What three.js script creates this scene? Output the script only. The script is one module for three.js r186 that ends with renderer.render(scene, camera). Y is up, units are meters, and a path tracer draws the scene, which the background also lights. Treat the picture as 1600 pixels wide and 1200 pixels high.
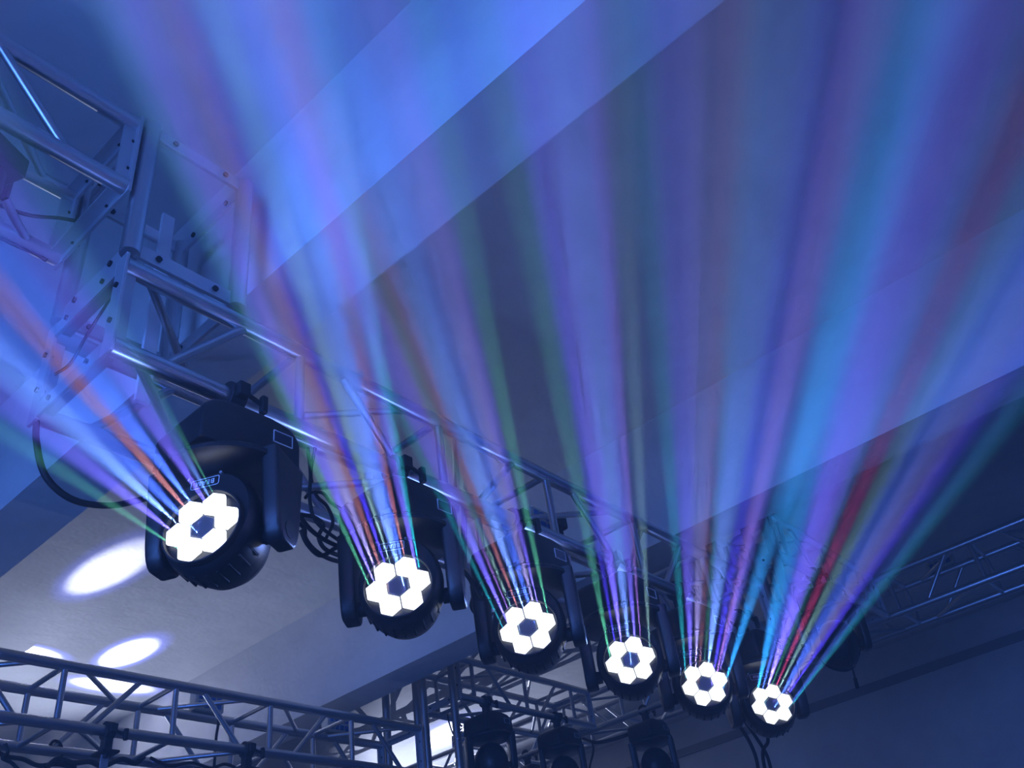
import * as THREE from 'three';
import { mergeGeometries, mergeVertices, toCreasedNormals } from 'three/addons/utils/BufferGeometryUtils.js';
import { RoundedBoxGeometry } from 'three/addons/geometries/RoundedBoxGeometry.js';
import { RectAreaLightUniformsLib } from 'three/addons/lights/RectAreaLightUniformsLib.js';

// ---------------------------------------------------------------- camera, haze, exposure
const scene = new THREE.Scene();
const renderer = new THREE.WebGLRenderer({ antialias: true });
renderer.toneMapping = THREE.LinearToneMapping;
renderer.toneMappingExposure = 20;
renderer.shadowMap.enabled = true;
renderer.shadowMap.type = THREE.PCFSoftShadowMap;
RectAreaLightUniformsLib.init();
scene.background = new THREE.Color(0x000000);           // closed room: no sky
scene.fog = new THREE.FogExp2(new THREE.Color(0.03, 0.03, 0.03), 0.038);   // stage haze: an even, neutral scattering medium; the lamps' beams show in it

const camera = new THREE.PerspectiveCamera(2 * Math.atan(600 / 1390) * 180 / Math.PI, 4 / 3, 0.05, 60);
{ // hand-held, looking up 37 degrees along the lamp truss; x runs along the truss, y is up
  const m = new THREE.Matrix4().makeBasis(new THREE.Vector3(0.6553, -0.134, 0.7434), new THREE.Vector3(-0.3838, 0.7886, 0.4804), new THREE.Vector3(-0.6506, -0.6001, 0.4653));
  camera.quaternion.setFromRotationMatrix(m).normalize();
  camera.position.set(0, 1.5, 0);
}
scene.add(camera);

const BEAM = 104;           // candela of one narrow coloured sub-beam
const SPILL = 0.012;           // candela of the wide stray light of a lens plate
const SPOTS = 16;           // candela of the white heads that light the ceiling

// added wash panel behind the camera: soft blue light over the room (see washPanel below)
const WASH = 0.62;

// ---------------------------------------------------------------- helpers
const V = (x, y, z) => new THREE.Vector3(x, y, z);
let seedN = 7;
const rnd = () => { seedN = (seedN * 16807) % 2147483647; return seedN / 2147483647; };
const used = {};
function numbered(name) { used[name] = (used[name] ?? -1) + 1; return used[name] ? name + '_' + String(used[name]).padStart(3, '0') : name; }
function tag(o, label, category, group, kind) {
  Object.assign(o.userData, { label, category });
  if (group) o.userData.group = group;
  if (kind) o.userData.kind = kind;
  return o;
}
function thing(name, label, category, [x, y, z] = [0, 0, 0], turn = 0, group) {
  const o = new THREE.Group(); o.name = numbered(name); o.position.set(x, y, z); o.rotation.y = turn;
  scene.add(o); return tag(o, label, category, group);
}
const flat = (g) => (g.index ? g.toNonIndexed() : g);
function join(list) { return list.length === 1 ? list[0] : mergeGeometries(list.map(flat)); }
function part(name, geo, mat, parent) {
  const o = new THREE.Mesh(Array.isArray(geo) ? join(geo) : geo, mat); o.name = name; o.castShadow = o.receiveShadow = true;
  parent.add(o); return o;
}
function structure(name, geo, mat, label, category) {
  const o = part(name, geo, mat, scene); o.name = numbered(name); return tag(o, label, category, null, 'structure');
}
function rod(a, b, r, seg = 14) {
  const d = b.clone().sub(a), g = new THREE.CylinderGeometry(r, r, d.length(), seg, 1);
  g.applyQuaternion(new THREE.Quaternion().setFromUnitVectors(V(0, 1, 0), d.clone().normalize()));
  const c = a.clone().add(b).multiplyScalar(0.5); return g.translate(c.x, c.y, c.z);
}
function box(x0, x1, y0, y1, z0, z1) { return new THREE.BoxGeometry(x1 - x0, y1 - y0, z1 - z0).translate((x0 + x1) / 2, (y0 + y1) / 2, (z0 + z1) / 2); }
function rbox(x0, x1, y0, y1, z0, z1, r = 0.004) { return new RoundedBoxGeometry(x1 - x0, y1 - y0, z1 - z0, 2, r).translate((x0 + x1) / 2, (y0 + y1) / 2, (z0 + z1) / 2); }
function boxUV(g, s = 1) { // uv in metres from position and normal
  const p = g.attributes.position, n = g.attributes.normal, uv = g.attributes.uv;
  for (let i = 0; i < p.count; i++) {
    const ax = Math.abs(n.getX(i)), ay = Math.abs(n.getY(i)), az = Math.abs(n.getZ(i));
    if (ay >= ax && ay >= az) uv.setXY(i, p.getX(i) * s, p.getZ(i) * s);
    else if (ax >= az) uv.setXY(i, p.getZ(i) * s, p.getY(i) * s);
    else uv.setXY(i, p.getX(i) * s, p.getY(i) * s);
  }
  return g;
}
function noiseTex(size, cells, lo, hi, stain = 0) { // layered value noise, tileable
  const a = new Float32Array(size * size);
  let amp = 1, sum = 0;
  for (const c of cells) {
    const grid = Array.from({ length: c * c }, rnd);
    for (let y = 0; y < size; y++) for (let x = 0; x < size; x++) {
      const u = x / size * c, v = y / size * c, i = Math.floor(u), j = Math.floor(v), s = (t) => t * t * (3 - 2 * t), fu = s(u - i), fv = s(v - j), g = (p, q) => grid[(q % c) * c + (p % c)];
      a[y * size + x] += amp * ((g(i, j) * (1 - fu) + g(i + 1, j) * fu) * (1 - fv) + (g(i, j + 1) * (1 - fu) + g(i + 1, j + 1) * fu) * fv);
    }
    sum += amp; amp *= 0.62;
  }
  const d = new Uint8Array(size * size * 4);
  for (let k = 0; k < size * size; k++) { const t = a[k] / sum, w = Math.round(255 * (lo + (hi - lo) * Math.min(1, Math.max(0, (t - 0.5) * 1.7 + 0.5)))); d.set([w, w, w, 255], k * 4); }
  const t = new THREE.DataTexture(d, size, size); t.wrapS = t.wrapT = THREE.RepeatWrapping; t.magFilter = THREE.LinearFilter; t.needsUpdate = true; return t;
}

// ---------------------------------------------------------------- materials
const plasterTone = noiseTex(256, [4, 9, 21, 60], 0.88, 1.0); plasterTone.colorSpace = THREE.SRGBColorSpace; plasterTone.repeat.set(0.35, 0.35);
const plasterBump = noiseTex(256, [7, 24, 80, 128], 0, 1); plasterBump.repeat.set(0.6, 0.6);
const M = {
  plaster: new THREE.MeshStandardMaterial({ name: 'white_plaster', color: new THREE.Color(0.78, 0.78, 0.78), map: plasterTone, bumpMap: plasterBump, bumpScale: 0.003, roughness: 0.85 }),
  floor: new THREE.MeshStandardMaterial({ name: 'grey_floor', color: new THREE.Color(0.22, 0.22, 0.23), roughness: 0.5 }),
  trim: new THREE.MeshStandardMaterial({ name: 'grey_trim', color: new THREE.Color(0.28, 0.28, 0.3), roughness: 0.7 }),
  alu: new THREE.MeshStandardMaterial({ name: 'aluminium', color: new THREE.Color(0.62, 0.63, 0.66), metalness: 1, roughness: 0.34 }),
  plate: new THREE.MeshStandardMaterial({ name: 'aluminium_plate', color: new THREE.Color(0.6, 0.61, 0.64), metalness: 0.75, roughness: 0.5 }),
  bolt: new THREE.MeshStandardMaterial({ name: 'dark_steel', color: new THREE.Color(0.03, 0.03, 0.035), metalness: 0.6, roughness: 0.5 }),
  shell: new THREE.MeshPhysicalMaterial({ name: 'black_shell', color: new THREE.Color(0.012, 0.013, 0.016), roughness: 0.42, clearcoat: 0.25, clearcoatRoughness: 0.35 }),
  satin: new THREE.MeshStandardMaterial({ name: 'black_satin', color: new THREE.Color(0.018, 0.019, 0.022), roughness: 0.55 }),
  cable: new THREE.MeshStandardMaterial({ name: 'black_rubber', color: new THREE.Color(0.012, 0.012, 0.013), roughness: 0.6 }),
  white: new THREE.MeshStandardMaterial({ name: 'white_paint', color: new THREE.Color(0.75, 0.76, 0.78), roughness: 0.6 }),
  ivory: new THREE.MeshStandardMaterial({ name: 'ivory_plastic', color: new THREE.Color(0.66, 0.64, 0.56), roughness: 0.45 }),
  socket: new THREE.MeshStandardMaterial({ name: 'blue_socket', color: new THREE.Color(0.02, 0.16, 0.5), roughness: 0.35 }),
  lens: new THREE.MeshStandardMaterial({ name: 'lit_lens', color: new THREE.Color(0.6, 0.6, 0.6), roughness: 0.3, emissive: new THREE.Color(0.86, 0.92, 1), emissiveIntensity: 0.12 }),
  darkLens: new THREE.MeshPhysicalMaterial({ name: 'unlit_lens', color: new THREE.Color(0.03, 0.035, 0.05), roughness: 0.15, clearcoat: 1 }),
  hub: new THREE.MeshStandardMaterial({ name: 'hub_plastic', color: new THREE.Color(0.09, 0.1, 0.13), roughness: 0.5 }),
  screen: new THREE.MeshPhysicalMaterial({ name: 'display_glass', color: new THREE.Color(0.02, 0.025, 0.05), roughness: 0.2, clearcoat: 1 }),
};
function printed(w, h, draw, base) {
  const c = document.createElement('canvas'); c.width = w; c.height = h; const x = c.getContext('2d');
  x.fillStyle = base; x.fillRect(0, 0, w, h); draw(x, w, h);
  const t = new THREE.CanvasTexture(c); t.colorSpace = THREE.SRGBColorSpace; return t;
}
M.badge = new THREE.MeshStandardMaterial({ name: 'beam_badge', roughness: 0.5, map: printed(512, 192, (x, w, h) => {
  x.strokeStyle = x.fillStyle = '#f4f6fa'; x.lineWidth = 14; x.beginPath(); x.roundRect(14, 14, w - 28, h - 28, 30); x.stroke();
  x.font = 'bold 124px sans-serif'; x.textAlign = 'center'; x.textBaseline = 'middle'; x.fillText('BEAM', w / 2, h / 2 + 4);
}, '#0b0c10') });

// ---------------------------------------------------------------- the room
const ROOM = { x0: -4.2, x1: 8.15, z0: -10.5, z1: 6, top: 3.95, soffit: 3.32 };
{
  const { x0, x1, z0, z1, top, soffit } = ROOM, t = 0.2;
  structure('floor', boxUV(box(x0 - t, x1 + t, -t, 0, z0 - t, z1 + t)), M.floor, 'grey floor of the hall', 'floor');
  structure('ceiling', boxUV(box(x0 - t, x1 + t, top, top + t, z0 - t, z1 + t)), M.plaster, 'white plastered ceiling between the beams', 'ceiling');
  structure('wall_near', boxUV(box(x0 - t, x0, 0, top, z0, z1)), M.plaster, 'white wall behind the added blue panel', 'wall');
  structure('wall_far', boxUV(box(x1, x1 + t, 0, top, z0, z1)), M.plaster, 'white end wall behind the far truss', 'wall');
  structure('wall_left', boxUV(box(x0 - t, x1 + t, 0, top, z0 - t, z0)), M.plaster, 'white side wall beyond the trusses', 'wall');
  structure('wall_right', boxUV(box(x0 - t, x1 + t, 0, top, z1, z1 + t)), M.plaster, 'white side wall far from the trusses', 'wall');
  for (const [x, l] of [[-3.712, 'plastered ceiling beam right above the added blue panel'], [-1.328, 'plastered ceiling beam between the added blue panel and the corner block'], [1.056, 'deep white ceiling beam just past the corner block'], [3.44, 'deep white ceiling beam over the far end of the lamp truss']])
    structure('ceiling_beam', boxUV(box(x, x + 0.23, soffit, top, z0, z1)), M.plaster, l, 'beam');
  structure('trim_1', boxUV(box(x1 - 0.025, x1, 3.62, 3.69, z0, z1)), M.trim, 'thin dark strip running along the far wall', 'trim');
}

// ---------------------------------------------------------------- trusses
const TW = 0.33, TH = 0.25, PANEL = 0.535, RC = 0.0235, RB = 0.0125;
// local frame: x along the truss, y up (0 = lower chords), z = 0 near face, z = -TW far face
function endFrame(parent, x, side) {
  const w = 0.045, t = 0.009, g = [], o = 0.026;
  const xa = Math.min(x, x + side * t), xb = Math.max(x, x + side * t);
  g.push(rbox(xa, xb, -o, TH + o, -w / 2, w / 2, 0.002), rbox(xa, xb, -o, TH + o, -TW - w / 2, -TW + w / 2, 0.002));
  g.push(rbox(xa, xb, -w / 2, w / 2, -TW + w / 2, -w / 2, 0.002), rbox(xa, xb, TH - w / 2, TH + w / 2, -TW + w / 2, -w / 2, 0.002));
  // stiffening flanges behind the plates
  const f = side > 0 ? [xa - 0.03, xa] : [xb, xb + 0.03];
  g.push(box(f[0], f[1], 0, TH, -0.004, 0.004), box(f[0], f[1], 0, TH, -TW - 0.004, -TW + 0.004), box(f[0], f[1], -0.004, 0.004, -TW, 0), box(f[0], f[1], TH - 0.004, TH + 0.004, -TW, 0));
  const frame = part('end_frame', g, M.plate, parent);
  for (const [y, z] of [[0.07, 0], [TH - 0.07, 0], [0.07, -TW], [TH - 0.07, -TW], [0, -0.08], [0, -TW + 0.08], [TH, -0.08], [TH, -TW + 0.08]])
    part('bolt', rod(V(xa - 0.006, y, z), V(xb + 0.006, y, z), 0.007, 8), M.bolt, frame);
}
function truss(label, [x, y, z], len, turn = 0, { flip = 0, phase = 0, ends = 3 } = {}) {
  const t = thing('box_truss', label, 'truss', [x, y, z], turn);
  for (const yy of [0, TH]) for (const zz of [0, -TW]) part('chord', rod(V(0, yy, zz), V(len, yy, zz), RC, 20), M.alu, t);
  for (let k = 0; phase + k * PANEL < len; k++) {
    const p = phase + k * PANEL, a = p + 0.14, b = p + 0.365, up = (k + flip) % 2 === 0;
    if (p > 0.1 && p < len - 0.1) {
      for (const zz of [0, -TW]) part('post', rod(V(p, 0, zz), V(p, TH, zz), RB + 0.001), M.alu, t);
      for (const yy of [0, TH]) part('cross_bar', rod(V(p, yy, 0), V(p, yy, -TW), RB), M.alu, t);
    }
    if (a < 0.03 || b > len - 0.03) continue;
    for (const zz of [0, -TW]) part('brace', rod(V(a, up ? 0 : TH, zz), V(b, up ? TH : 0, zz), RB), M.alu, t);
    for (const yy of [0, TH]) part('brace', rod(V(a - 0.06, yy, up ? 0 : -TW), V(b + 0.06, yy, up ? -TW : 0), RB - 0.001), M.alu, t);
  }
  if (ends & 1) endFrame(t, 0, -1);
  if (ends & 2) endFrame(t, len, 1);
  return t;
}
function cornerBlock(label, [x, y, z], wide, high) { // four posts joined by flat drilled rails
  const t = thing('corner_block', label, 'truss', [x, y, z]);
  for (const px of [0, wide]) for (const pz of [0, -TW]) part('post', rod(V(px, 0, pz), V(px, high, pz), 0.0245, 20), M.alu, t);
  const w = 0.045, q = 0.006;
  for (const py of [0.022, high - 0.022]) {
    for (const pz of [0, -TW]) {
      const r = part('rail', rbox(0.01, wide - 0.01, py - w / 2, py + w / 2, pz - q, pz + q, 0.002), M.plate, t);
      for (const bx of [0.07, wide - 0.07]) part('bolt', rod(V(bx, py, pz - 0.012), V(bx, py, pz + 0.012), 0.0085, 8), M.bolt, r);
    }
    for (const px of [0, wide]) {
      const r = part('rail', rbox(px - q, px + q, py - w / 2, py + w / 2, -TW + 0.01, -0.01, 0.002), M.plate, t);
      for (const bz of [-0.08, -TW + 0.08]) part('bolt', rod(V(px - 0.012, py, bz), V(px + 0.012, py, bz), 0.0085, 8), M.bolt, r);
    }
  }
  return t;
}
const LOW = 2.866, HIGH = 3.372, ZA = -1.535, ZB = -3.83;
truss('lamp truss carrying the six lit beam lights', [0.665, LOW, ZA], 3.17, 0, { phase: -0.02 });
truss('raised truss butting against the corner block before the first ceiling beam', [0.63, HIGH, ZA - TW], 3.2, Math.PI);
cornerBlock('open corner block standing on the end of the lamp truss', [0.672, LOW + TH + 0.045, ZA], 0.3, 0.5);
truss('long low truss with clamps and power box beside the bright ceiling spots', [0.665, LOW, ZB], 3.17, 0, { phase: -0.02 });
cornerBlock('tall corner block between the low truss with the power box and the raised truss', [3.893, LOW - 0.03, ZB], 0.27, 0.84);
cornerBlock('tall corner block at the far end of the lamp truss', [3.893, LOW - 0.03, ZA], 0.27, 0.84);
truss('raised truss from which two dark moving heads hang', [4.215, HIGH, ZB], 1.43, 0, { phase: -0.39 });
truss('raised truss behind the farthest lit beams', [4.215, HIGH, ZA], 1.43, 0, { phase: -0.39 });
truss('long raised cross truss in front of the far wall', [6.05, HIGH, 3.3], 12.6, Math.PI / 2, { flip: 1, phase: -0.06 });
// trusses outside the picture that carry the heads aimed at the ceiling
truss('low side truss carrying three white ceiling spot heads', [1.0, LOW, -8.35], 6.9);
truss('low truss across the hall carrying two white ceiling spot heads', [0.25, LOW, -4.9], 3.0, Math.PI / 2);

// ---------------------------------------------------------------- moving heads
const UP = V(0, 1, 0);
function hexGeo(r, depth) {
  const s = new THREE.Shape(); for (let k = 0; k < 6; k++) { const a = k * Math.PI / 3 + Math.PI / 6; s[k ? 'lineTo' : 'moveTo'](Math.cos(a) * r, Math.sin(a) * r); }
  s.closePath();
  return new THREE.ExtrudeGeometry(s, { depth, bevelEnabled: true, bevelThickness: 0.004, bevelSize: 0.003, bevelSegments: 2 });
}
const PITCH = 0.0545, lensGeo = hexGeo(0.0258, 0.004);
const headGeo = (() => { // drum with a flat front plate, taller than wide; axis = +z
  const p = [[0.001, -0.11], [0.04, -0.102], [0.07, -0.082], [0.091, -0.05], [0.103, -0.01], [0.109, 0.028], [0.1085, 0.052], [0.104, 0.069], [0.098, 0.077], [0.001, 0.077]];
  const g = new THREE.LatheGeometry(p.map(([r, z]) => new THREE.Vector2(r, z)), 40); g.rotateX(Math.PI / 2); g.scale(1, 1.16, 1); g.translate(0, 0.027, 0);
  return toCreasedNormals(g, 0.6);
})();
const bezelGeo = (() => { const g = new THREE.LatheGeometry([[0.084, 0.07], [0.089, 0.07], [0.0905, 0.088], [0.0895, 0.092], [0.086, 0.092], [0.084, 0.084]].map(([r, z]) => new THREE.Vector2(r, z)), 40); g.rotateX(Math.PI / 2); return toCreasedNormals(g, 0.5); })();
const ribGeos = (() => { const out = []; for (let k = 0; k < 9; k++) { const a = -Math.PI / 2 + (k - 4) * 0.24; out.push(rbox(-0.0025, 0.0025, 0.1, 0.1095, 0.0, 0.05, 0.001).rotateZ(a - Math.PI / 2).scale(1, 1.16, 1).translate(0, 0.027, 0)); } return out; })();
const armGeo = (() => { // tapered side arm of the yoke, thickness along x
  const s = new THREE.Shape(); s.moveTo(-0.062, 0.0); s.lineTo(0.062, 0.0); s.lineTo(0.05, -0.11); s.quadraticCurveTo(0.044, -0.2, 0.02, -0.205); s.lineTo(-0.02, -0.205); s.quadraticCurveTo(-0.044, -0.2, -0.05, -0.11); s.closePath();
  const g = new THREE.ExtrudeGeometry(s, { depth: 0.026, bevelEnabled: true, bevelThickness: 0.007, bevelSize: 0.007, bevelSegments: 3, curveSegments: 10 });
  g.rotateY(Math.PI / 2); g.translate(-0.013, 0, 0); return toCreasedNormals(g, 0.7);
})();
const baseGeo = (() => { // hung base: arched box, arch seen from the front
  const s = new THREE.Shape(); s.moveTo(-0.125, -0.11); s.lineTo(0.125, -0.11); s.lineTo(0.125, -0.05); s.quadraticCurveTo(0.122, -0.012, 0.075, -0.004); s.lineTo(0.05, 0); s.lineTo(-0.05, 0); s.lineTo(-0.075, -0.004); s.quadraticCurveTo(-0.122, -0.012, -0.125, -0.05); s.closePath();
  const g = new THREE.ExtrudeGeometry(s, { depth: 0.17, bevelEnabled: true, bevelThickness: 0.012, bevelSize: 0.008, bevelSegments: 3, curveSegments: 10 }); g.translate(0, 0, -0.085); return toCreasedNormals(g, 0.6);
})();
const crownGeo = (() => { const g = new THREE.LatheGeometry([[0.001, 0], [0.1, 0], [0.135, -0.006], [0.15, -0.02], [0.15, -0.03], [0.13, -0.04], [0.001, -0.04]].map(([r, y]) => new THREE.Vector2(r, y)), 36); return toCreasedNormals(g, 0.6); })();
const clampGeo = (() => {
  const g = [];
  const s = new THREE.Shape(); s.absarc(0, 0, 0.037, 0, Math.PI * 2); const h = new THREE.Path(); h.absarc(0, 0, 0.0255, 0, Math.PI * 2, true); s.holes.push(h);
  g.push(new THREE.ExtrudeGeometry(s, { depth: 0.036, bevelEnabled: true, bevelThickness: 0.003, bevelSize: 0.002, bevelSegments: 2, curveSegments: 16 }).rotateY(Math.PI / 2).translate(-0.018, 0, 0));
  g.push(rbox(-0.019, 0.019, -0.095, -0.03, -0.02, 0.02), rbox(-0.04, 0.04, -0.1, -0.088, -0.05, 0.05, 0.003), rbox(-0.016, 0.016, -0.02, 0.02, 0.03, 0.055), rod(V(0, -0.095, 0), V(0, -0.115, 0), 0.012, 12));
  return g;
})();
const wingGeo = [rod(V(0, -0.005, 0.045), V(0.055, -0.02, 0.045), 0.006, 10), rbox(0.05, 0.068, -0.045, 0.006, 0.036, 0.054, 0.005)];

// group origin = centre of the tube that the clamp grips; dir = where the lens plate points
function movingHead(label, group, at, dir, lit) {
  const t = thing('moving_head_light', label, 'stage light', at, 0, group);
  const clamp = part('clamp', clampGeo, M.satin, t); part('wing_bolt', wingGeo, M.satin, clamp);
  const base = part('base', baseGeo.clone().translate(0, -0.098, 0), M.shell, t);
  const dsp = part('display', rbox(0.055, 0.105, -0.155, -0.125, 0.093, 0.0985, 0.001), M.screen, base);
  part('display_frame', [box(0.053, 0.107, -0.125, -0.1235, 0.095, 0.0995), box(0.053, 0.107, -0.1565, -0.155, 0.095, 0.0995), box(0.053, 0.0545, -0.1565, -0.1235, 0.095, 0.0995), box(0.1055, 0.107, -0.1565, -0.1235, 0.095, 0.0995)], M.white, base);
  const n = dir.clone().normalize(), pan = Math.atan2(n.x, n.z), HY = -0.402;
  const yoke = new THREE.Group(); yoke.name = 'yoke'; yoke.rotation.y = pan; t.add(yoke);
  part('yoke_crown', crownGeo.clone().translate(0, -0.208, 0), M.shell, yoke);
  for (const s of [-1, 1]) { part('yoke_arm', armGeo.clone().translate(s * 0.137, -0.225, 0), M.shell, yoke); part('tilt_pivot', rod(V(s * 0.1, HY, 0), V(s * 0.158, HY, 0), 0.02, 16), M.satin, yoke); }
  const head = new THREE.Group(); head.name = 'head'; head.position.set(0, HY, 0);
  // hung upside down: the head's own up points to the floor, so its print reads the wrong way up
  const z = n, x = UP.clone().cross(z).normalize(), y = z.clone().cross(x);
  head.quaternion.setFromRotationMatrix(new THREE.Matrix4().makeBasis(x, y, z)); t.add(head);
  part('head_shell', headGeo, M.shell, head);
  part('cooling_ribs', ribGeos, M.satin, head);
  part('bezel', bezelGeo, M.satin, head);
  part('hub', hexGeo(0.0275, 0.002).translate(0, 0, 0.079), M.hub, head);
  for (let k = 0; k < 6; k++) { const a = k * Math.PI / 3 + 0.12; const l = part('lens', lensGeo, lit ? M.lens : M.darkLens, head); l.position.set(Math.cos(a) * PITCH, Math.sin(a) * PITCH, 0.083); l.rotation.z = 0.12; }
  const b = part('badge', new THREE.PlaneGeometry(0.07, 0.027), M.badge, head); b.position.set(-0.014, 0.123, 0.0778); b.rotation.z = Math.PI;
  for (const g of [rod(V(-0.052, 0.138, 0.07), V(-0.052, 0.138, 0.083), 0.0035, 8), rod(V(0.024, 0.138, 0.07), V(0.024, 0.138, 0.083), 0.0035, 8)]) part('badge_screw', g, M.plate, head);
  t.updateMatrixWorld(true);
  return { t, n, x, y, face: V(...at).add(V(0, HY, 0)).addScaledVector(n, 0.097) };
}
function spot(from, dir, color, candela, halfAngle, soft, penumbra = 1) {
  const l = new THREE.SpotLight(0xffffff, candela, 0, halfAngle * Math.PI / 180, penumbra, 2); l.color.setRGB(...color);
  l.position.copy(from); l.target.position.copy(from).add(dir); l.castShadow = true; l.shadow.radius = soft; l.shadow.mapSize.set(256, 256);
  scene.add(l, l.target); return l;
}
// colours of the sub-beams that the lenses throw apart
const C = { green: [.05, .26, .16], lgreen: [.16, .3, .3], teal: [.01, .22, .3], cyan: [.03, .34, 1], violet: [.17, .14, 1], indigo: [.06, .04, .8], blue: [.07, .16, 1], lblue: [.15, .3, 1], lav: [.26, .23, .62], mauve: [.24, .12, .55], brown: [.21, .08, .09], red: [.28, .03, .09] };
// each lit head: place along the truss, direction, axis across its fan, then [offset across the lens plate (m), angle (deg), colour, strength, half width (deg)]
const HEADS = [
  { x: 0.979, N: [-0.884, 0.093, 0.458], T: [0.406, 0.635, 0.657], S: [[-0.062, -6.64, 'green', 0.19, 1.44], [-0.046, -3.91, 'violet', 0.33, 1.58], [-0.031, -1.33, 'lblue', 0.5, 1.73], [-0.015, 0.54, 'blue', 0.44, 1.53], [0, 2.63, 'brown', 0.55, 1.5], [0.015, 4.42, 'blue', 0.5, 1.62], [0.031, 6.66, 'violet', 0.33, 1.46], [0.046, 8.65, 'lblue', 0.14, 1.47], [0.062, 9.63, 'green', 0.095, 1.32]] },
  { x: 1.518, N: [-0.801, 0.095, 0.591], T: [0.592, 0.275, 0.758], S: [[-0.062, -0.4, 'green', 0.8, 0.68], [-0.05, -0.16, 'violet', 1.2, 0.7], [-0.037, 0.51, 'lav', 0.9, 0.89], [-0.025, 1.13, 'brown', 1, 0.73], [-0.012, 1.36, 'indigo', 0.8, 0.74], [0, 1.88, 'lgreen', 0.8, 0.75], [0.012, 2.61, 'lblue', 1, 1.06], [0.025, 3.39, 'blue', 0.8, 0.79], [0.037, 3.93, 'brown', 0.8, 0.8], [0.05, 4, 'violet', 0.9, 0.71], [0.062, 4.39, 'teal', 0.8, 0.83]] },
  { x: 2.031, N: [-0.843, 0.137, 0.521], T: [0.538, 0.179, 0.824], S: [[-0.062, -2.13, 'teal', 0.8, 0.55], [-0.048, -1.62, 'violet', 1.2, 0.7], [-0.034, -1.28, 'mauve', 0.6, 0.56], [-0.021, -1.12, 'lgreen', 0.7, 0.57], [-0.007, -0.82, 'brown', 1, 0.65], [0.007, 0.06, 'lblue', 1, 0.89], [0.021, 1.05, 'blue', 0.9, 0.76], [0.034, 1.8, 'lav', 0.9, 0.69], [0.048, 2.29, 'violet', 1, 0.55], [0.062, 2.79, 'green', 0.8, 0.71]] },
  { x: 2.546, N: [-0.829, 0.14, 0.541], T: [0.536, -0.075, 0.841], S: [[-0.062, -0.34, 'green', 0.8, 0.75], [-0.041, -0.08, 'indigo', 0.7, 0.57], [-0.021, 0.19, 'violet', 1.3, 0.76], [0, 0.77, 'lblue', 1.3, 0.7], [0.021, 1.11, 'violet', 1.1, 0.58], [0.041, 0.94, 'mauve', 0.8, 0.45], [0.062, 1.28, 'lgreen', 0.7, 0.58]] },
  { x: 3.010, N: [-0.815, 0.124, 0.567], T: [0.509, -0.314, 0.801], S: [[-0.062, -2.63, 'teal', 1, 0.59], [-0.048, -1.65, 'violet', 1.2, 0.67], [-0.034, -0.37, 'lav', 1, 0.74], [-0.021, 0.32, 'brown', 0.7, 0.57], [-0.007, 0.52, 'green', 0.5, 0.49], [0.007, 1.27, 'lblue', 1.2, 0.89], [0.021, 2.54, 'indigo', 1, 0.72], [0.034, 3.62, 'mauve', 0.9, 0.71], [0.048, 3.71, 'violet', 0.8, 0.63], [0.062, 5.11, 'cyan', 1.1, 0.7]] },
  { x: 3.513, N: [-0.755, 0.132, 0.642], T: [0.453, -0.604, 0.656], S: [[-0.062, -3.29, 'cyan', 1.2, 0.91], [-0.05, -2.17, 'blue', 0.8, 0.73], [-0.037, -1.12, 'violet', 1.5, 1.1], [-0.025, 0.19, 'green', 0.5, 0.53], [-0.012, 1.1, 'red', 1.1, 0.67], [0, 2.42, 'lgreen', 0.8, 0.71], [0.012, 3.31, 'blue', 1.2, 0.76], [0.025, 4.3, 'lav', 1, 0.67], [0.037, 5.22, 'indigo', 1.2, 0.65], [0.05, 5.88, 'blue', 0.7, 0.51], [0.062, 6.37, 'teal', 0.8, 0.62]] },
];
const WIDE = { violet: 1, lblue: 1, lav: 1, blue: 1, cyan: 1 }; // these spread more than the narrow green, red and teal edges
const ORD = ['first', 'second', 'third', 'fourth', 'fifth', 'sixth'];
HEADS.forEach((h, i) => {
  const N = V(...h.N), T = V(...h.T);
  const m = movingHead(`lit black beam moving head with six hexagonal lenses, ${ORD[i]} from the corner block`, 'lit beam heads under the lamp truss', [h.x, LOW, ZA], N, true);
  const B = N.clone().cross(T);
  h.S.forEach(([off, a, c, s, w], j) => spot(m.face.clone().addScaledVector(T, off).addScaledVector(B, ((j % 3) - 1) * 0.03).addScaledVector(N, 0.008), N.clone().addScaledVector(T, Math.tan(a * Math.PI / 180)), C[c], BEAM * s * (WIDE[c] ? 0.7 : 1.3), w * (WIDE[c] ? 2.6 : 1.9), 0.02));
  spot(m.face.clone().addScaledVector(N, 0.06), N, [0.16, 0.3, 1], SPILL, 84, 0.5, 0.3);
});

// ---------------------------------------------------------------- places read off the photograph: pixel + the plane that the thing touches
const EYE = camera.position.clone(), Q = camera.quaternion.clone();
function seen(px, py, axis, value) {
  const d = V((px - 800) / 1390, (600 - py) / 1390, -1).applyQuaternion(Q);
  return EYE.clone().addScaledVector(d, (value - EYE[axis]) / d[axis]);
}

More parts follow.
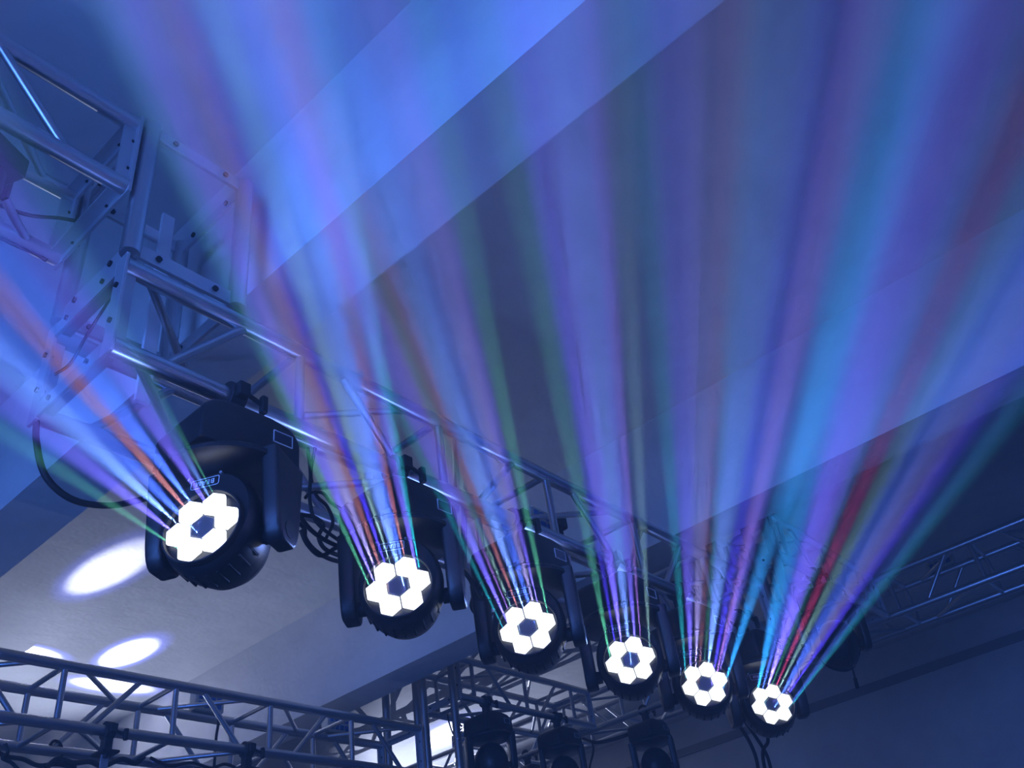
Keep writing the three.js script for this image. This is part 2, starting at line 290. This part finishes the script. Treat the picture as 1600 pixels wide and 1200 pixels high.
// unlit moving heads
movingHead('unlit black moving head hanging from the raised truss, next to the tall corner block', 'unlit moving heads hanging from the far trusses', [4.46, HIGH, ZB], V(0.6, -0.1, -0.75), false);
movingHead('unlit black moving head hanging from the raised truss, next to the cross truss', 'unlit moving heads hanging from the far trusses', [5.2, HIGH, ZB], V(0.75, -0.12, -0.6), false);
movingHead('unlit black moving head clamped to the long cross truss in front of the far wall', 'unlit moving heads hanging from the far trusses', [5.72, HIGH, -3.42], V(0.8, -0.15, -0.4), false);
movingHead('unlit black moving head hanging beyond the sixth lit head', 'unlit moving heads hanging from the far trusses', [4.64, HIGH, ZA], V(0.6, -0.5, -0.6), false);
movingHead('unlit black moving head low behind the pair on the raised truss', 'unlit moving heads hanging from the far trusses', [5.72, HIGH - 0.0, -4.55], V(0.6, -0.5, -0.5), false);

// power boxes
function powerBox(label, [x, y, z], turn, body = M.ivory) {
  const t = thing('power_box', label, 'power box', [x, y, z], turn, 'power boxes on the trusses');
  part('housing', rbox(-0.085, 0.085, 0, 0.1, -0.03, 0.03, 0.006), body, t);
  for (const sx of [-0.054, -0.018, 0.018, 0.054]) for (const sy of [0.028, 0.07]) part('socket', rbox(sx - 0.013, sx + 0.013, sy - 0.014, sy + 0.014, 0.028, 0.036, 0.003), M.socket, t);
  return t;
}
powerBox('ivory power box with blue sockets lying on the low truss', [2.62, LOW + TH + 0.022, ZB - TW + 0.01], 0);
powerBox('power box with blue sockets on the far chord of the lamp truss', [2.62, LOW + TH + 0.022, ZA - TW + 0.01], 0);
powerBox('power box with blue sockets on the long cross truss by the far wall', [6.04, HIGH + TH + 0.022, -1.18], -Math.PI / 2);
powerBox('power box with blue sockets on the low truss, close to the tall corner block', [3.48, LOW + TH + 0.022, ZB - TW + 0.01], 0);
powerBox('brightly lit power box with blue sockets on the cross truss beyond the dark heads', [5.75, HIGH + TH + 0.022, -5.25], -Math.PI / 2);
{ // black plug standing in the lamp truss power box
  const t = thing('power_plug', 'black plug pushed into the power box on the lamp truss', 'plug', [2.66, LOW + TH + 0.06, ZA - TW + 0.047]);
  part('plug_body', rbox(-0.026, 0.026, -0.03, 0.024, 0, 0.055, 0.01), M.cable, t);
  part('strain_relief', rod(V(0, -0.02, 0.03), V(0.004, -0.085, 0.03), 0.009, 10), M.cable, t);
}
// free clamps on the low truss
for (const [x, l] of [[1.945, 'black pipe clamp with drop bar on the low truss, farther from the power box'], [2.655, 'black pipe clamp with drop bar on the low truss, below the power box']]) {
  const t = thing('pipe_clamp', l, 'clamp', [x, LOW, ZB]);
  part('jaw', clampGeo, M.satin, t); part('wing_bolt', wingGeo, M.satin, t);
  part('drop_bar', rbox(-0.017, 0.017, -0.3, -0.1, -0.004, 0.004, 0.001), M.plate, t);
}
// white bracket that hangs inside the corner block down to the lamp truss
{
  const t = thing('hanging_bracket', 'pale flat bracket hanging inside the corner block', 'bracket', [0.845, 2.9, -1.72]);
  part('upright', rbox(-0.019, 0.019, 0, 0.68, -0.006, 0.006, 0.002), M.white, t);
  part('arm', rbox(-0.07, 0.0, 0.575, 0.61, -0.016, -0.0065, 0.002), M.white, t);
  part('hook_plate', rbox(-0.085, -0.055, 0.52, 0.66, -0.02, -0.016, 0.001), M.white, t);
}
// black lamp at the edge of the picture, on the raised truss
{
  const p = seen(-14, 258, 'z', -1.66), t = thing('par_can_light', 'black lamp tucked inside the raised truss', 'stage light', [p.x, p.y, p.z], 0.4);
  part('housing', rbox(-0.05, 0.05, -0.025, 0.04, -0.06, 0.06, 0.006), M.satin, t);
  part('barrel', rod(V(0, -0.1, 0), V(0, -0.02, 0), 0.038, 24), M.satin, t);
  part('bracket', [rbox(-0.062, -0.054, -0.06, 0.08, -0.01, 0.01, 0.001), rbox(0.054, 0.062, -0.06, 0.08, -0.01, 0.01, 0.001), rbox(-0.062, 0.062, 0.072, 0.08, -0.01, 0.01, 0.001)], M.satin, t);
}

// cables
function cable(label, pts, r = 0.0065, group, end) {
  const c = new THREE.CatmullRomCurve3(pts, false, 'centripetal');
  const o = part('cable', new THREE.TubeGeometry(c, Math.max(24, pts.length * 10), r, 8), M.cable, scene); o.name = numbered('cable'); tag(o, label, 'cable', group);
  if (end) part('connector', rod(pts[pts.length - 1], pts[pts.length - 1].clone().addScaledVector(pts[pts.length - 1].clone().sub(pts[pts.length - 2]).normalize(), end), r * 1.9, 10), M.cable, o);
  return o;
}
const line = (axis, v, ...p) => p.map(([x, y]) => seen(x, y, axis, v));
cable('black cable looping from the truss end to the first lit head', [...line('z', -1.86, [57, 650], [57, 690], [72, 745], [110, 779], [165, 790], [215, 782], [262, 766]), V(0.96, 2.71, -1.645)], 0.008);
cable('thin black wire running down inside the end of the lamp truss', line('z', -1.84, [205, 418], [180, 455], [138, 520], [108, 570], [86, 585]), 0.004);
cable('black cable hanging across the raised truss to its end frame', line('z', -1.8, [-20, 312], [0, 321], [45, 336], [95, 341], [122, 346]), 0.005);
cable('black cable tied under the lower far chord of the raised truss', line('z', -1.865, [-20, 360], [0, 371], [35, 387], [58, 397], [73, 407]), 0.006);
const tangle = 'cables tangled under the lamp truss between the first two lit heads';
const tl = (what) => `black cable in the tangle under the lamp truss, ${what}`;
cable(tl('running straight from the first head'), line('z', -1.72, [428, 742], [445, 775], [465, 802], [488, 830], [520, 850], [560, 862]), 0.0062, tangle);
cable(tl('sagging lowest towards the second head'), line('z', -1.74, [430, 775], [450, 805], [475, 825], [477, 840], [490, 858], [512, 872], [545, 881]), 0.0062, tangle);
cable(tl('forming the small inner loop'), line('z', -1.76, [430, 796], [455, 803], [490, 808], [505, 820], [498, 838], [505, 855], [530, 868], [560, 872]), 0.0062, tangle);
cable(tl('hanging straight down from the near chord'), line('z', -1.7, [481, 700], [485, 740], [484, 780], [490, 808], [500, 822], [530, 845]), 0.005, tangle);
cable(tl('crossing down from the upper chord'), line('z', -1.75, [492, 700], [486, 745], [495, 775], [510, 790], [520, 815], [510, 840]), 0.005, tangle);
cable(tl('arching over the far chord'), line('z', -1.78, [477, 778], [485, 770], [505, 771], [517, 785], [540, 800]), 0.005, tangle);
cable(tl('bunched at the bottom with a plug'), line('z', -1.73, [470, 828], [480, 850], [500, 868], [525, 856], [545, 850]), 0.006, tangle, 0.05);
cable('black cable from the second lit head, its plug by the third', line('z', -1.6, [692, 868], [706, 875], [722, 890], [734, 905], [748, 932], [768, 934], [782, 930]), 0.0065, null, 0.03);
cable('black cable drooping between the second and third lit heads', line('z', -1.7, [738, 934], [736, 948], [742, 958], [752, 962], [775, 958]), 0.005);
cable('black cable between the third and fourth lit heads', line('z', -1.68, [876, 905], [886, 922], [890, 948], [905, 960], [925, 955]), 0.006);
cable('black cable leaving the lamp truss power box', line('z', -1.8, [866, 835], [872, 855], [869, 878], [872, 893]), 0.005);
cable('black cable past the fourth lit head', line('z', -1.7, [1020, 965], [1040, 968], [1055, 978], [1062, 990]), 0.006);
for (const [k, l] of [[0, 'running in front'], [1, 'running behind'], [2, 'with the loose loop']])
  cable(`black cable hanging below the gap between the last two lit heads, ${l}`, k < 2 ? line('z', -1.75 - k * 0.1, [1128 + k * 16, 1098], [1146 + k * 14, 1122], [1166 + k * 14, 1150], [1180 + k * 18, 1180], [1188 + k * 22, 1225]) : line('z', -1.8, [1190, 1125], [1200, 1155], [1192, 1175], [1196, 1205], [1205, 1230]), 0.008, 'cables hanging from the far end of the lamp truss');
cable('black cable with connector dangling from the unlit head beyond the sixth lit head', [V(4.74, HIGH - 0.3, -1.47), ...line('z', -1.45, [1326, 1025], [1333, 1048], [1336, 1060])], 0.005, null, 0.05);
for (const [a, l] of [[0, 'nearest to the corner block'], [7, 'in the middle'], [14, 'nearest to the dark head']])
  cable(`thin black cable drooping under the raised truss, ${l}`, line('z', -3.9, [699 + a, 1116], [702 + a, 1130 - a / 3], [710 + a * 0.8, 1149 - a], [722, 1143 - a * 0.7]), 0.005, 'cables drooping beside the dark head');
cable('black cable bundle looping between the cross truss heads', [...line('x', 5.8, [905, 1152], [930, 1160], [955, 1156], [980, 1148])], 0.014);
cable('black cable dropping from the looped bundle', line('x', 5.78, [925, 1158], [927, 1172], [922, 1195], [918, 1215]), 0.008);
cable('black cable from the power box down across the low truss', line('z', -4.02, [338, 1110], [341, 1128], [338, 1150], [336, 1180], [333, 1215]), 0.007);
const mess = 'cables along the bottom of the low truss';
cable('black cable arching over the lower far chord of the low truss', line('z', -4.15, [76, 1168], [84, 1158], [92, 1160], [97, 1172], [94, 1190]), 0.007, mess);
cable('black cable snaking along the low truss, left of the clamp', line('z', -4.12, [-10, 1172], [10, 1182], [35, 1186], [60, 1196], [90, 1194], [118, 1200]), 0.01, mess);
cable('black cable sagging off the low truss end', line('z', -4.1, [8, 1162], [12, 1176], [4, 1184], [18, 1192], [30, 1204]), 0.008, mess);
cable('black cable bunched under the first clamp of the low truss', line('z', -4.1, [72, 1200], [90, 1186], [115, 1192], [140, 1190], [160, 1197], [190, 1186], [212, 1192], [225, 1182]), 0.012, mess);
cable('black cable trailing along the low truss under the power box', line('z', -4.1, [235, 1184], [262, 1196], [300, 1192], [330, 1200], [352, 1194], [380, 1205]), 0.008, mess);

// ---------------------------------------------------------------- heads that throw the white patches on the ceiling (outside the picture)
for (const [at, to, half, k, wide, l] of [
  [[2.0, LOW, -8.35], [2.14, 3.95, -4.46], 2.3, 1, 0.06, 'white-lit moving head on the low side truss, aimed at the ceiling beside the lamp truss'],
  [[2.7, LOW, -8.35], [2.83, 3.95, -5.46], 2.6, 1.3, 0.08, 'white-lit moving head on the low side truss, aimed over the truss with the power box'],
  [[7.1, LOW, -8.35], [6.2, 3.95, -5.85], 4.6, 1.2, 0.22, 'white-lit moving head on the low side truss, aimed past the second ceiling beam'],
  [[-0.08, LOW, -5.6], [2.3, 3.95, -5.72], 2.6, 1.4, 0, 'white-lit moving head on the low cross truss, nearer to the power box truss'],
  [[-0.08, LOW, -6.3], [3.02, 3.95, -6.0], 2.4, 1.5, 0, 'white-lit moving head on the low cross truss, farther from the power box truss'],
]) {
  const head = V(at[0], at[1] - 0.402, at[2]), d = V(...to).sub(head);
  const m = movingHead(l, null, at, d, true);
  spot(m.face.clone().addScaledVector(m.n, 0.01), V(...to).sub(m.face), [0.9, 0.93, 1], SPOTS * k, half, 0.01, 0.6);
  spot(m.face.clone().addScaledVector(m.n, 0.01), V(...to).sub(m.face), [0.12, 0.16, 1], SPOTS * k * 0.3, half * 1.35, 0.02, 0.5); // blue fringe
  if (wide) spot(m.face.clone().addScaledVector(m.n, 0.01), V(...to).sub(m.face), [0.62, 0.7, 1], SPOTS * k * wide, 22, 0.02, 1);
}

// ---------------------------------------------------------------- added blue panel behind the camera, put in to wash the hall
{
  const w = 3.2, h = 2.2, t = thing('added_wash_panel', 'added blue wash panel standing against the near wall', 'screen', [ROOM.x0 + 0.12, 0, -0.4], Math.PI / 2);
  part('cabinet', rbox(-w / 2 - 0.05, w / 2 + 0.05, 0, h + 1.05, -0.08, 0.04, 0.01), M.satin, t);
  part('wash_face', new THREE.PlaneGeometry(w, h).translate(0, h / 2 + 0.95, 0.045), new THREE.MeshStandardMaterial({ name: 'added_wash_glow', color: 0x111111, emissive: new THREE.Color(0.08, 0.24, 1), emissiveIntensity: 0.05 }), t);
  const l = new THREE.RectAreaLight(0xffffff, WASH, w, h); l.color.setRGB(0.08, 0.24, 1); l.position.set(0, h / 2 + 0.95, 0.06); l.rotation.y = Math.PI; t.add(l);
}

renderer.render(scene, camera);
